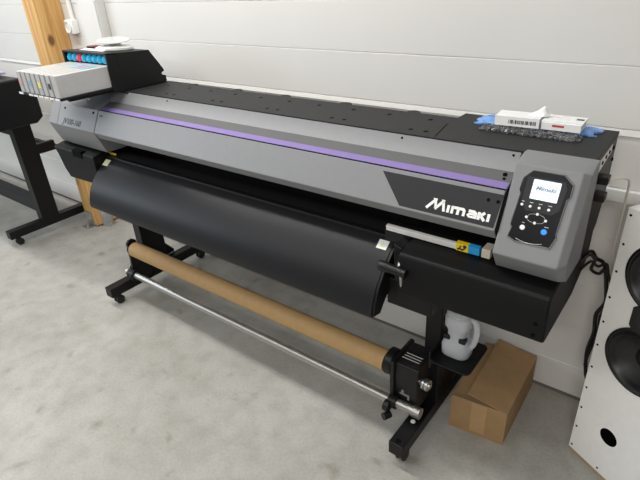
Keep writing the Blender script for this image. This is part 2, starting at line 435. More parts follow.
for x, s_, w_ in ((-.341, .157, .006), (-.320, .157, .009), (-.298, .157, .009), (-.275, .157, .009), (-.327, .104, .006), (-.270, .104, .010)):
    bm = NB(); plate(bm, [(x-w_/2, s_), (x+w_/2, s_), (x+w_/2, s_+.0014), (x-w_/2, s_+.0014)], .0015, .0028, CON); obj('key_mark', bm, M['strip'], cs, smooth=False)
bm = NB(); stroke(bm, [(-.336+.066*t_, .066-.010*math.sin(PI*(.15+.7*t_))) for t_ in [k/14 for k in range(15)]], .0009, .0022, CON)
obj('arc_line', bm, M['strip'], cs, smooth=False)

# --- right end: side cover, sheet, plugs
bm = NB()
prism(bm, [(1.372, .848), (1.372, 1.128), (1.645, 1.128), (1.645, .95), (1.60, .86), (1.50, .80), (1.42, .80)], -.42, -.214)
sd = obj('side_cover', bm, M['blk'], P, bev=.004)
bm = NB(); plate(bm, [(1.400, 1.075), (1.575, 1.095), (1.575, 1.118), (1.400, 1.112)], 0, .0012, lambda v: Vector((-.2141 + v.z, v.x, v.y)))
tag(obj('side_label', bm, M['strip'], sd, smooth=False), 'pale label on the side cover')
bm = NB(); plate(bm, [(1.385, .93), (1.43, .90), (1.43, 1.035), (1.385, 1.045)], 0, .0012, lambda v: Vector((-.2141 + v.z, v.x, v.y)))
tag(obj('side_label', bm, M['strip'], sd, smooth=False), 'tall pale label on the side cover')
for y, z in ((1.47, 1.052), (1.47, 1.002)):
    bm = NB(); box(bm, -.216, -.188, y-.018, y+.018, z-.011, z+.011)
    obj('socket_plug', bm, M['blkp'], sd, bev=.003)
SIDE = lambda v: Vector((-.2145 + v.z, v.x, v.y))
for y, z in ((1.46, 1.10), (1.50, 1.104), (1.54, 1.106), (1.60, 1.10), (1.62, 1.06), (1.40, 1.06), (1.40, .89)): pin('screw', SIDE, y, z, .004, .005, 'dark', sd)

# --- black box below the console
bm = NB()
prism(bm, [(1.165, .692), (1.165, .822), (1.172, .832), (1.26, .846), (1.60, .846), (1.60, .74), (1.45, .682), (1.18, .682)], -.655, -.217)
rb = tag(obj('maintenance_cover', bm, M['boxblk'], P, bev=.006, seg=3), 'black box cover under the console')
FRT = lambda v: Vector((v.x, 1.1652 - v.z, v.y))
for x, z in ((-.243, .745), (-.245, .708)): pin('screw', FRT, x, z, .002, .0055, 'dark', rb)
bm = NB(); plate(bm, [(-.685, .846), (-.655, .834), (-.655, .70), (-.68, .72)], 1.19, 1.40, lambda v: Vector((v.x, v.z, v.y)))
obj('cover_cheek', bm, M['blk'], rb, bev=.004)
# --- black box at the left end
bm = NB()
lft = [(-2.775, .838), (-2.386, .838), (-2.386, .68), (-2.68, .672), (-2.715, .715), (-2.745, .79)]
a = [bm.verts.new((x, 1.20, z - (.008 if i < 2 else 0))) for i, (x, z) in enumerate(lft)]; b = [bm.verts.new((x, 1.60, z)) for x, z in lft]; c = [bm.verts.new((x, 1.255, z + (.005 if i < 2 else 0))) for i, (x, z) in enumerate(lft)]
for A, B in ((a, c), (c, b)):
    for i in range(6): face(bm, [A[i], A[(i+1) % 6], B[(i+1) % 6], B[i]])
face(bm, a[::-1]); face(bm, b)
lb = tag(obj('end_box', bm, M['boxblk'], P, bev=.006, seg=3), 'black tapered box cover under the left end cap')
bm = NB(); box(bm, -2.58, -2.49, 1.196, 1.225, .805, .843)
obj('latch_recess', bm, M['dark'], lb, bev=.003)

# --- platen, pale scale strip, labels, carriage bits inside the gap
bm = NB(); prism(bm, [(1.27, .80), (1.27, .818), (1.365, .822), (1.365, .80)], -2.43, -.655)
pl = obj('platen', bm, M['blkp'], P, bev=.002)
bm = NB(); box(bm, -.752, -.661, 1.252, 1.30, .812, .846); box(bm, -.752, -.405, 1.262, 1.30, .8475, .860)
obj('strip_rail', bm, M['blkp'], pl, bev=.001)
bm = NB(); prism(bm, [(1.252, .8475), (1.250, .865), (1.256, .867), (1.264, .867), (1.264, .8475)], -.748, -.510)
obj('scale_strip', bm, M['strip'], pl, bev=.0015)
LS = [(1.2495, .8475), (1.2475, .872), (1.262, .874), (1.262, .8475)]
bm = NB(); prism(bm, LS, -.511, -.4735)
yl = tag(obj('caution_label', bm, M['yellow'], pl, smooth=False), 'yellow caution label with black hand symbol')
CL = frame((1.2475, .874), (1.2495, .8475))
bm = NB()
cyl(bm, CL(Vector((-.484, .018, 0))), CL(Vector((-.484, .018, .0012))), .0055, n=14)
stroke(bm, [(-.506, .004), (-.499, .009), (-.492, .005), (-.484, .012)], .0045, .0012, CL); stroke(bm, [(-.499, .009), (-.496, .019)], .0035, .0012, CL)
obj('hand_symbol', bm, M['bar'], yl, smooth=False)
bm = NB(); prism(bm, LS, -.473, -.4405)
tag(obj('notice_label', bm, M['lblue'], pl, smooth=False), 'blue notice label')
bm = NB(); box(bm, -.434, -.408, 1.246, 1.29, .8475, .876)
tag(obj('guide_block', bm, M['beige'], pl, bev=.002), 'beige plastic block at the end of the strip')
bm = NB(); box(bm, -2.405, -2.378, 1.285, 1.30, .828, .858); box(bm, -2.378, -2.33, 1.288, 1.296, .822, .832)
tag(obj('edge_clamp', bm, M['yellow'], pl, bev=.002), 'yellow tag inside the left of the gap')

# --- media guide: curved black apron
bm = NB()
oc = [(1.335, .826), (1.305, .823), (1.280, .815), (1.258, .802), (1.236, .786), (1.213, .767), (1.190, .745), (1.168, .720), (1.149, .695), (1.135, .666), (1.125, .636), (1.119, .610), (1.122, .594), (1.135, .588), (1.160, .590)]
ic = [(1.163, .600), (1.140, .600), (1.133, .640), (1.158, .692), (1.198, .738), (1.242, .776), (1.286, .803), (1.335, .812)]
prism(bm, oc + ic, -2.385, -.722)
mg = obj('media_guide', bm, M['guide'], P, angle=50)
bm = NB()
prism(bm, [(1.33, .82), (1.28, .813), (1.238, .785), (1.19, .742), (1.15, .693), (1.127, .636), (1.123, .600), (1.16, .592), (1.20, .64), (1.33, .66)], -.7225, -.712)
obj('guide_cheek', bm, M['blk'], mg, bev=.002)
def glabel(name, x0, x1, i, d0, d1, m, lab):
    a_, b_ = oc[i], oc[i+1]; F_ = frame(a_, b_); L = math.hypot(a_[0]-b_[0], a_[1]-b_[1]); bm = NB()
    box(bm, x0, x1, d0*L, d1*L, 0, .0012, 0, F_); return tag(obj(name, bm, M[m], mg, smooth=False), lab)
glabel('warning_label', -2.378, -2.335, 3, -.15, 1.15, 'lyell', 'pale yellow label at the left end of the apron')
gl = glabel('warning_label', -.775, -.738, 3, -.1, 1.1, 'paper', 'white label with pale yellow warning triangle')
F_ = frame(oc[3], oc[4]); bm = NB(); plate(bm, [(-.767, .005), (-.746, .005), (-.7565, .021)], .0012, .0018, F_)
obj('warning_triangle', bm, M['lyell'], mg, smooth=False)

# --- lever right of the apron
bm = NB()
lathe(bm, [(0, 0), (.013, .001), (.0165, .006), (.0165, .030), (.0145, .040), (.0135, .088), (.0145, .094), (0, .096)], (-.712, 1.150, .784), (1, 0, -.06), 20)
lv = tag(obj('lever', bm, M['blkp'], P), 'black clamp lever with round grip')
bm = NB(); cyl(bm, (-.652, 1.182, .815), (-.650, 1.165, .79), .0055, n=12); cyl(bm, (-.642, 1.16, .775), (-.644, 1.175, .69), .0055, n=12)
tag(obj('lever_rod', bm, M['steel'], lv), 'bright metal rod through the lever')

# --- stand: legs, feet, casters, cross beam
def caster(x, y, parent):
    bm = NB(); box(bm, x-.016, x+.016, y-.014, y+.014, .048, .064, 1); cyl(bm, (x-.013, y+.006, .026), (x+.013, y+.006, .026), .007, n=12, mi=1)
    for s in (-1, 1):
        lathe(bm, [(0, 0), (.018, 0), (.025, .003), (.025, .010), (.020, .013), (0, .013)], (x + s*.005, y+.008, .0255), (s, 0, 0), 22)
        box(bm, x+s*.0045-.002, x+s*.0045+.002, y-.008, y+.016, .026, .058, 1)
    obj('caster', bm, [M['rubber'], M['blk']], parent, bev=.0012)
def stand_leg(x, dx):
    bm = NB(); box(bm, x-.029, x+.029, 1.085, 1.745, .062, .118)
    f = obj('foot', bm, M['blk'], P, bev=.004)
    caster(x, 1.128, f); caster(x, 1.715, f)
    bm = NB(); box(bm, x+dx-.030, x+dx+.030, 1.335, 1.475, .117, .705); box(bm, x+dx-.05, x+dx+.05, 1.30, 1.52, .66, .706)
    plate(bm, [(1.24, .118), (1.56, .118), (1.56, .135), (1.475, .24), (1.335, .24), (1.24, .14)], x+dx-.032, x+dx-.026, lambda v: Vector((v.z, v.x, v.y)))
    lg = obj('leg', bm, M['blk'], P, bev=.004)
    for y, z in ((1.36, .20), (1.45, .20), (1.36, .50), (1.45, .50)): pin('bolt', lambda v: Vector((x+dx+.030+v.z, v.x, v.y)), y, z, .004, .007, 'blkp', lg)
    return f
fl = stand_leg(-2.395, 0.0); fr = stand_leg(-.604, 0.0)
bm = NB(); cyl(bm, (-.604, 1.21, .1175), (-.604, 1.21, .1195), .009, n=16)
tag(obj('foot_plug', bm, M['white'], fr), 'silver round plug on top of the foot')
bm = NB(); cyl(bm, (-.604, 1.105, .117), (-.604, 1.105, .1188), .010, n=16)
obj('foot_hole', bm, M['dark'], fr)
bm = NB(); box(bm, -2.37, -.63, 1.46, 1.50, .60, .68)
obj('cross_beam', bm, M['blk'], P, bev=.003)
bm = NB(); box(bm, -.72, -.56, 1.215, 1.30, .60, .70)
obj('guide_bracket', bm, M['blk'], P, bev=.004)

# --- take-up: holders, motor, tension bar
TY, TZ, TR = 1.25, .312, .0405
bm = NB()
plate(bm, [(1.222, .352), (1.238, .366), (1.262, .366), (1.278, .352), (1.285, .30), (1.32, .18), (1.32, .118), (1.225, .118), (1.215, .16), (1.222, .25)], -2.338, -2.322, lambda v: Vector((v.z, v.x, v.y)))
cyl(bm, (-2.33, TY, TZ), (-2.285, TY, TZ), .036, n=24); cyl(bm, (-2.345, 1.215, .167), (-2.30, 1.215, .167), .030, n=20)
obj('roll_holder', bm, M['blkp'], P, bev=.003)
bm = NB()
prism(bm, [(1.235, .150), (1.225, .29), (1.232, .338), (1.255, .348), (1.36, .348), (1.36, .150)], -.706, -.602)
box(bm, -.708, -.690, 1.215, 1.37, .135, .352)
cyl(bm, (-.735, TY+.01, TZ), (-.705, TY+.01, TZ), .052, .050, n=28); cyl(bm, (-.775, TY, TZ), (-.73, TY, TZ), .036, n=24)
tm = tag(obj('take_up_motor', bm, M['blkp'], P, bev=.005), 'black motor housing for the take-up tube')
bm = NB(); lathe(bm, [(0, 0), (.012, 0), (.012, .012), (.021, .013), (.021, .020), (.014, .021), (.014, .026), (.021, .027), (.021, .034), (.010, .035), (.010, .040), (0, .040)], (-.603, 1.255, .278), (1, -.1, 0), 20)
tag(obj('tension_knob', bm, M['zinc'], tm), 'grey ribbed knob')
for k in range(3):
    bm = NB(); box(bm, -.684+.002*k, -.616, 1.262+.014*k, 1.265+.014*k, .3475, .3486); obj('pale_line', bm, M['strip'], tm, smooth=False)
bm = NB(); plate(bm, [(-.672, .205), (-.640, .205), (-.640, .19), (-.632, .19), (-.632, .212), (-.655, .212), (-.655, .228), (-.665, .228), (-.665, .212), (-.672, .212)], 1.228, 1.232, lambda v: Vector((v.x, v.z, v.y)))
obj('motor_emblem', bm, M['greyl'], tm, smooth=False)
bm = NB(); cyl(bm, (-2.372, 1.215, .168), (-.592, 1.215, .168), .0175, n=28)
for x in (-2.372, -2.335): cyl(bm, (x-.004, 1.215, .168), (x+.012, 1.215, .168), .021, n=24)
cyl(bm, (-.610, 1.215, .168), (-.578, 1.215, .168), .0215, n=24)
tag(obj('tension_bar', bm, M['steel'], P), 'polished steel tension bar near the floor')
bm = NB()
cyl(bm, (-.712, 1.19, .160), (-.690, 1.19, .160), .022, n=20); cyl(bm, (-.700, 1.16, .128), (-.688, 1.19, .125), .014, n=16)
cyl(bm, (-.706, 1.215, .168), (-.672, 1.215, .168), .026, n=20)
obj('bar_clamp', bm, M['blkp'], tm, bev=.002)

# --- bottle tray on the right leg
bm = NB(); rbox(bm, -.502, 1.335, .14, .18, .02, .394, .400, lambda v: v); box(bm, -.576, -.570, 1.25, 1.425, .36, .43)
obj('bottle_tray', bm, M['blk'], P, bev=.002)
bm = NB(); cyl(bm, (-.51, 1.345, .60), (-.51, 1.345, .70), .028, n=20); box(bm, -.515, -.470, 1.295, 1.30, .612, .632, 1)
obj('drain_pipe', bm, [M['blkp'], M['zinc']], P)

# --- ink supply unit on top left
bm = NB()
us = [(1.340, 1.138), (1.340, 1.308), (1.512, 1.296), (1.572, 1.205), (1.578, 1.190), (1.560, 1.183), (1.560, 1.176), (1.582, 1.168), (1.582, 1.138)]
UL, UR = -2.578, -2.200
prism(bm, us, UL, UR)
hood = [(1.288, 1.150), (1.288, 1.311), (1.341, 1.308), (1.341, 1.138), (1.32, 1.138)]
prism(bm, hood, UL, UL+.013); prism(bm, hood, UR-.013, UR)
prism(bm, [(1.288, 1.302), (1.288, 1.311), (1.341, 1.308), (1.341, 1.298)], UL, UR)
box(bm, UL+.012, UR-.012, 1.318, 1.341, 1.258, 1.302)
iu = tag(obj('ink_supply_unit', bm, M['blk'], P, bev=.003), 'black ink supply unit on the left end')
bm = NB(); box(bm, -2.585, -2.203, 1.040, 1.31, 1.156, 1.1650)
for x in (-2.26, -2.50): box(bm, x-.012, x+.012, 1.10, 1.36, 1.137, 1.157)
tr = obj('cartridge_tray', bm, M['blk'], iu, bev=.001)
for k in range(8):
    if k != 1:
        bm = NB(); box(bm, -2.578+.0468*k, -2.540+.0468*k, 1.0385, 1.0402, 1.1565, 1.1645)
        obj('tray_label', bm, M['paper'], iu, smooth=False)
for k in range(8):
    x = -2.552 + .0432*k; bm = NB()
    lathe(bm, [(0, -.014), (.014, -.014), (.018, -.006), (.0165, .004), (.009, .014), (.0, .021)], (x, 1.312, 1.279), (0, -.25, 1), 14)
    tag(obj('key_light', bm, M['red' if k == 2 else 'cyan'], iu), 'red lit cap, third of the row' if k == 2 else 'cyan lit cap above the cartridges')

# ------------------------------------------------------------------ ink cartridges
def cartridge(x, m, sticker, label, last=False):
    t = thing('ink_cartridge', label, 'ink cartridge', (x, 1.18, 1.1655), 'ink cartridges in the tray')
    bm = NB(); box(bm, x-.0205, x+(.0195 if last else .0095), 1.046, 1.310, 1.1655, 1.2565)
    obj('shell', bm, M['cart'], t, bev=.0015)
    if not last:
        bm = NB(); box(bm, x+.0096, x+.0185, 1.0495, 1.310, 1.1655, 1.2550)
        obj('gap_shade', bm, M['cartgap'], t, smooth=False)  # dark filler strip: shade of the gap between cartridges put into the colour
        bm = NB(); box(bm, x+.0185, x+.0206, 1.0475, 1.310, 1.1658, 1.2562)
        obj('side_rib', bm, M['cart'], t, smooth=False)
    if m:
        bm = NB(); box(bm, x-.014, x+.007, 1.0448, 1.0465, 1.198, 1.222); obj('colour_mark', bm, M[m], t, smooth=False)
    if sticker:
        bm = NB(); box(bm, x-.018, x+.011, 1.195, 1.265, 1.2563, 1.2572); obj('sticker', bm, M[sticker], t, smooth=False)
specs = [('magenta', None, 'pale ink cartridge with a reddish mark, leftmost in the tray'),
         (None, None, 'pale unmarked ink cartridge between the reddish marked and blue marked ones'),
         ('cyanm', None, 'pale ink cartridge with a small blue mark on its end'),
         (None, None, 'pale unmarked ink cartridge between the blue marked and yellow marked ones'),
         ('yellm', 'stk1', 'pale ink cartridge with a small yellow mark on its end'),
         (None, 'stk2', 'pale ink cartridge with a pink sticker on top near the unit'),
         ('blackm', 'stk1', 'pale ink cartridge with a black mark on its end'),
         (None, None, 'pale ink cartridge at the right end, its long grey side showing')]
for k, (m, s_, l) in enumerate(specs): cartridge(-2.543 + .0442*k, m, s_, l, k == 7)

# ------------------------------------------------------------------ spool and paper on the ink unit
t = thing('plastic_spool', 'white round plastic spool with a smoky disc on the black ink unit', 'spool', (-2.36, 1.42, 1.3035))
bm = NB(); lathe(bm, [(0, 0), (.082, 0), (.085, .004), (.085, .012), (.070, .019), (.030, .022), (.024, .038), (0, .038)], (-2.34, 1.425, 1.3028), (0, .07, 1), 36)
obj('hub', bm, M['white'], t)
bm = NB(); lathe(bm, [(0, .038), (.075, .038), (.075, .0398), (0, .0398)], (-2.34, 1.425, 1.307), (.10, -.05, 1), 40)
obj('disc', bm, M['clear'], t)
bm = NB(); box(bm, -2.50, -2.30, 1.335, 1.375, 1.3088, 1.3105)
tag(obj('paper_slip', bm, M['paper']), 'white slip of paper at the front edge of the ink unit top', 'paper')
bm = NB(); box(bm, -2.545, -2.47, 1.40, 1.45, 1.3045, 1.315); box(bm, -2.52, -2.50, 1.395, 1.452, 1.3148, 1.3156, 1)
tag(obj('small_packet', bm, [M['greyd'], M['redl']], bev=.001), 'small dark packet with a red band behind the paper slip', 'packet')

# ------------------------------------------------------------------ take-up tube
bm = NB(); X0, X1 = -2.305, -.738
lathe(bm, [(.0365, 0), (TR, 0), (TR, X1-X0), (.0365, X1-X0), (.0365, 0)], (X0, TY, TZ), (1, 0, 0), 48)
tag(obj('cardboard_tube', bm, M['kraft']), 'long brown cardboard tube held between the printer legs', 'tube')

# ------------------------------------------------------------------ waste ink bottle
t = thing('waste_bottle', 'milky plastic waste ink bottle on the black tray beside the right leg', 'bottle', (-.507, 1.335, .4005))
bm = NB()
sec_b = [(.042, .037, .0), (.048, .042, .006), (.049, .043, .040), (.045, .040, .052), (.034, .032, .066), (.032, .030, .095), (.036, .034, .112), (.043, .040, .122), (.043, .040, .156), (.038, .036, .160), (.038, .036, .185), (.0, .0, .185)]
rings = []
for a_, b_, z in sec_b:
    ring = []
    for k in range(28):
        an = 2*PI*k/28; c_, s_ = math.cos(an), math.sin(an); e = .6
        ring.append(bm.verts.new((-.512 + a_*math.copysign(abs(c_)**e, c_), 1.335 + b_*math.copysign(abs(s_)**e, s_), .4005 + z)))
    rings.append(ring)
for A, B in zip(rings, rings[1:]):
    for k in range(28): face(bm, [A[k], A[(k+1) % 28], B[(k+1) % 28], B[k]])
face(bm, rings[0][::-1])
bmesh.ops.remove_doubles(bm, verts=bm.verts, dist=1e-5)
obj('body', bm, M['bottle'], t, angle=60)
bm = NB(); sweep(bm, crom([(-.475, 1.335, .555), (-.458, 1.338, .545), (-.452, 1.340, .51), (-.456, 1.338, .465), (-.470, 1.335, .435)]), .010, 12)
obj('handle', bm, M['bottle'], t)
bm = NB()
for k in range(3): cyl(bm, (-.512, 1.335, .5605+.009*k), (-.512, 1.335, .5665+.009*k), .043, n=30)
cyl(bm, (-.512, 1.335, .5605), (-.512, 1.335, .588), .040, n=30)
tag(obj('collar', bm, M['bottle'], t, bev=.001), 'ribbed collar')
for dx in (-.030, .024):
    bm = NB(); box(bm, -.512+dx-.010, -.512+dx+.014, 1.300, 1.325, .468, .486)
    tag(obj('grip_recess', bm, M['blkp'], t, bev=.004), 'dark grip recess')

# ------------------------------------------------------------------ cardboard box on the floor
t = thing('cardboard_box', 'open brown cardboard box on the floor between the printer and the wall', 'box', (-.43, 1.57, 0))
c0, c1, c2 = Vector((-.532, 1.372, 0)), Vector((-.330, 1.395, 0)), Vector((-.338, 1.755, 0)); c3 = c0 + (c2 - c1); HB = .155; th = .004
bm = NB()
def wallp(p, q, inn):
    d = inn*th; v = [bm.verts.new(x) for x in (p, q, q+d, p+d)]; w = [bm.verts.new(x.co + Vector((0, 0, HB))) for x in v]
    for i in range(4): face(bm, [v[i], v[(i+1) % 4], w[(i+1) % 4], w[i]])
    face(bm, v[::-1]); face(bm, w)
ctr = (c0+c2)/2
for p, q in ((c0, c1), (c1, c2), (c2, c3), (c3, c0)):
    d = (q-p).normalized(); n_ = Vector((-d.y, d.x, 0)); n_ = n_ if n_.dot(ctr-p) > 0 else -n_
    wallp(p, q, n_)
vs = [bm.verts.new(x + Vector((0, 0, .001))) for x in (c0, c1, c2, c3)]; face(bm, vs)
obj('carton', bm, M['card'], t, smooth=False)
def flap(name, a_, b_, c_, d_, m='card'):
    bm = NB(); q = [Vector(x) for x in (a_, b_, c_, d_)]; n_ = (q[1]-q[0]).cross(q[3]-q[0]).normalized()*.004
    A = [bm.verts.new(x) for x in q]; B = [bm.verts.new(x + n_) for x in q]
    for i in range(4): face(bm, [A[i], A[(i+1) % 4], B[(i+1) % 4], B[i]])
    face(bm, A[::-1]); face(bm, B); return obj(name, bm, M[m], t, smooth=False)
up = Vector((0, 0, HB)); ex = (c1-c0).normalized(); ey = (c2-c1).normalized()
flap('flap', c1+up, c2+up, c2+up - ex*.158 + ey*.01 + Vector((0, 0, .026)), c1+up - ex*.145 - ey*.0 + Vector((0, 0, .036)))
flap('flap', c0+up, c3+up, c3+up + ex*.085 + Vector((0, 0, -.006)), c0+up + ex*.085 + Vector((0, 0, -.004)))
flap('flap', c0+up+ex*.006, c1+up-ex*.006, c1+up - ex*.012 + ey*.06 + Vector((0, 0, -.012)), c0+up + ex*.012 + ey*.06 + Vector((0, 0, -.012)), 'cardin')
bm = NB()
m0 = c0 + ex*.078; nn = Vector((ex.y, -ex.x, 0))
plate(bm, [(0, .015), (.055, .015), (.055, HB-.001), (0, HB-.001)], 0, .0006, lambda v: m0 + ex*v.x + Vector((0, 0, v.y)) + nn*v.z)
tag(obj('packing_tape', bm, M['cardtape'], t, smooth=False), 'shiny tape down the front of the carton')

# ------------------------------------------------------------------ loudspeaker
SA = Vector((-.133, 1.522, 0)); SE = Vector((.131, -.073, 0)).normalized(); SN = Vector((SE.y, -SE.x, 0))
SP = lambda v: SA + SE*v.x + Vector((0, 0, v.y)) + SN*v.z          # x along the front, y up, z out towards the room
t = thing('loudspeaker', 'tall white loudspeaker with two black woofers standing on the floor at right', 'loudspeaker', SA + SE*.14 - SN*.13)
SW, SH = .285, .965
bm = NB(); plate(bm, [(.002, 0), (SW-.002, 0), (SW-.002, SH), (.002, SH)], -.255, -.0625, SP); plate(bm, [(.0, 0), (SW, 0), (SW, .0118), (.0, .0118)], -.0625, -.001, SP)
obj('cabinet', bm, M['ply'], t, bev=.002)
def hole_board(bm, holes, w, z0, h, T, d0, d1, n=40):
    """front board: a strip of cells, each cell pierced by one round hole"""
    ys = [z0]
    for i in range(len(holes)-1): ys.append((holes[i][1]+holes[i][2] + holes[i+1][1]-holes[i+1][2])/2)
    ys.append(h)
    for i, (cx, cy, r) in enumerate(holes):
        y0, y1 = ys[i], ys[i+1]; out, inn = [], []
        angs = sorted(set([2*PI*k/n for k in range(n)] + [math.atan2(yy-cy, xx-cx) % (2*PI) for xx in (0, w) for yy in (y0, y1)]))
        for a in angs:
            c, s = math.cos(a), math.sin(a)
            tx = (w-cx)/c if c > 1e-9 else (-cx/c if c < -1e-9 else 1e9); ty = (y1-cy)/s if s > 1e-9 else ((y0-cy)/s if s < -1e-9 else 1e9)
            tt = min(tx, ty); out.append((cx+tt*c, cy+tt*s)); inn.append((cx+r*c, cy+r*s))
        m = len(angs)
        for zz in (d1, d0):
            O = [bm.verts.new(T(Vector((x, y, zz)))) for x, y in out]; I = [bm.verts.new(T(Vector((x, y, zz)))) for x, y in inn]
            for k in range(m): face(bm, [O[k], O[(k+1) % m], I[(k+1) % m], I[k]])
            if zz == d1: O1, I1 = O, I
        for k in range(m):
            face(bm, [I1[k], I1[(k+1) % m], I[(k+1) % m], I[k]], 1); face(bm, [O1[k], O1[(k+1) % m], O[(k+1) % m], O[k]])
    bmesh.ops.remove_doubles(bm, verts=bm.verts, dist=1e-6)
bm = NB(); hole_board(bm, [(.126, .183, .031), (.146, .518, .098), (.146, .797, .098)], SW, .012, SH, SP, -.062, 0)
bmesh.ops.remove_doubles(bm, verts=bm.verts, dist=1e-5)
bd = tag(obj('baffle', bm, [M['spk'], M['dark']], t, smooth=False), 'white front board with round port')
bm = NB(); cyl(bm, SP(Vector((.126, .183, -.10))), SP(Vector((.126, .183, -.016))), .033, n=28, cap=False); cyl(bm, SP(Vector((.126, .183, -.102))), SP(Vector((.126, .183, -.098))), .033, n=28)
obj('port_tube', bm, M['dark'], t)
for y in (.518, .797):
    bm = NB(); o = SP(Vector((.146, y, 0)))
    lathe(bm, [(.097, -.05), (.097, -.002), (.109, 0), (.109, .004), (.101, .006), (.098, .004), (.090, .010), (.082, .004), (.078, -.004), (.035, -.035), (.030, -.036)], o, SN, 48, 0, [0]*8 + [1, 1])
    wf = obj('woofer', bm, [M['rubber'], M['cone']], t)
    bm = NB(); lathe(bm, [(.034, -.036), (.028, -.026), (.016, -.019), (0, -.017)], o, SN, 32)
    obj('dust_cap', bm, M['rubber'], wf)
bm = NB(); c = .014
hp = [(.090+c, .612), (.202-c, .612), (.202, .612+c), (.202, .700-c), (.202-c, .700), (.090+c, .700), (.090, .700-c), (.090, .612+c)]
plate(bm, hp, 0, .006, SP)
hr = obj('tweeter_horn', bm, M['rubber'], t, bev=.002)
bm = NB(); lathe(bm, [(.036, .0062), (.030, .0063), (.014, .0066), (.010, .010), (0, .012)], SP(Vector((.146, .656, 0))), SN, 28)
obj('tweeter_dome', bm, M['cone'], hr)
bm = NB()
pts = [(.011, .03 + .0915*k) for k in range(11)] + [(SW-.011, .03 + .0915*k) for k in range(11)] + [(.10, SH-.01), (.19, SH-.01), (.12, .027), (.20, .027)]
for x, y in pts: pin('screw', SP, x, y, .0012, .0038, 'dark', t)

# ------------------------------------------------------------------ second printer at the left edge
t = thing('plotter', 'black printer at the left edge, only its end, leg and foot in view', 'printer', (-3.64, 1.40, 0))
bm = NB()
es = [(1.02, .92), (1.02, 1.06), (1.07, 1.122), (1.345, 1.122), (1.372, 1.100), (1.378, 1.02), (1.405, 1.01), (1.405, .885), (1.36, .855), (1.08, .855)]
prism(bm, es, -5.2, -3.25)
obj('body', bm, M['blk'], t, bev=.012, seg=3)
bm = NB(); box(bm, -3.678, -3.602, 1.335, 1.455, .115, .87)
obj('leg', bm, M['blk'], t, bev=.004)
bm = NB(); box(bm, -3.672, -3.610, 1.10, 1.76, .062, .118)
f = obj('foot', bm, M['blk'], t, bev=.004)
caster(-3.641, 1.150, f); caster(-3.641, 1.72, f)
bm = NB(); box(bm, -3.64, -3.605, 1.44, 1.575, .572, .640); box(bm, -5.2, -3.605, 1.572, 1.60, .572, .600)
obj('rear_arm', bm, M['blk'], t, bev=.004)
bm = NB(); box(bm, -5.2, -3.67, 1.34, 1.42, .17, .25)
tag(obj('cross_bar', bm, M['greyd'], t, bev=.004), 'grey bar between the legs')
bm = NB(); box(bm, -3.64, -3.46, 1.22, 1.31, 1.123, 1.137); box(bm, -3.56, -3.40, 1.24, 1.33, 1.1375, 1.150, 1)
tag(obj('wrapped_packet', bm, [M['paper'], M['lilac']], bev=.003), 'white and lilac wrapped packet on top of the left printer', 'packet')
bm = NB(); sweep(bm, crom([(-3.75, 1.70, .70), (-3.70, 1.70, .715), (-3.65, 1.68, .722), (-3.61, 1.66, .70), (-3.60, 1.65, .66), (-3.60, 1.63, .655)]), .014, 10)
tag(obj('hose', bm, M['blkp']), 'short curled black hose behind the left printer leg', 'hose')

# ------------------------------------------------------------------ timber post
t = thing('timber_post', 'knotty pine post standing against the wall behind the left end', 'post', (-3.467, 1.69, 0))
bm = NB()
box(bm, -3.535, -3.398, 1.605, WY-.002, .012, 3.0)
obj('beam', bm, M['pine'], t, bev=.004)
def bracket(T_):
    bm = NB(); box(bm, -.04, .04, 0, .004, 0, .11, 0, T_); box(bm, -.04, .04, -.055, .004, 0, .004, 0, T_)
    box(bm, -.008, .008, -.001, .006, .0, .11, 0, T_)
    for x, z in ((-.022, .05), (.022, .05), (-.022, .085), (.022, .085)):
        p, q = T_(Vector((x, 0, z))), T_(Vector((x, -.006, z))); cyl(bm, p, q, .006, n=10)
    cyl(bm, T_(Vector((0, -.03, .004))), T_(Vector((0, -.03, .014))), .009, n=6)
    obj('angle_bracket', bm, M['zinc'], t, bev=.001)
bracket(lambda v: Vector((-3.475 + v.x, 1.601 + v.y, v.z + .001)))
bracket(lambda v: Vector((-3.394 - v.y, 1.69 + v.x, v.z + .001)))

# ------------------------------------------------------------------ wall outlet with conduit
t = thing('wall_outlet', 'small white wall outlet with a conduit rising from it beside the post', 'outlet', (-3.32, WY-.02, 1.31))
bm = NB(); box(bm, -3.345, -3.255, WY-.042, WY-.001, 1.312, 1.392)
obj('housing', bm, M['white'], t, bev=.006, seg=3)
bm = NB(); lathe(bm, [(.034, 0), (.034, .006), (.030, .008), (.026, .003), (0, .003)], (-3.302, WY-.042, 1.350), (0, -1, 0), 28)
obj('socket_face', bm, M['oldw'], t)
bm = NB(); cyl(bm, (-3.275, WY-.018, 1.388), (-3.275, WY-.018, 2.9), .012, n=16)
obj('conduit', bm, M['white'], t)

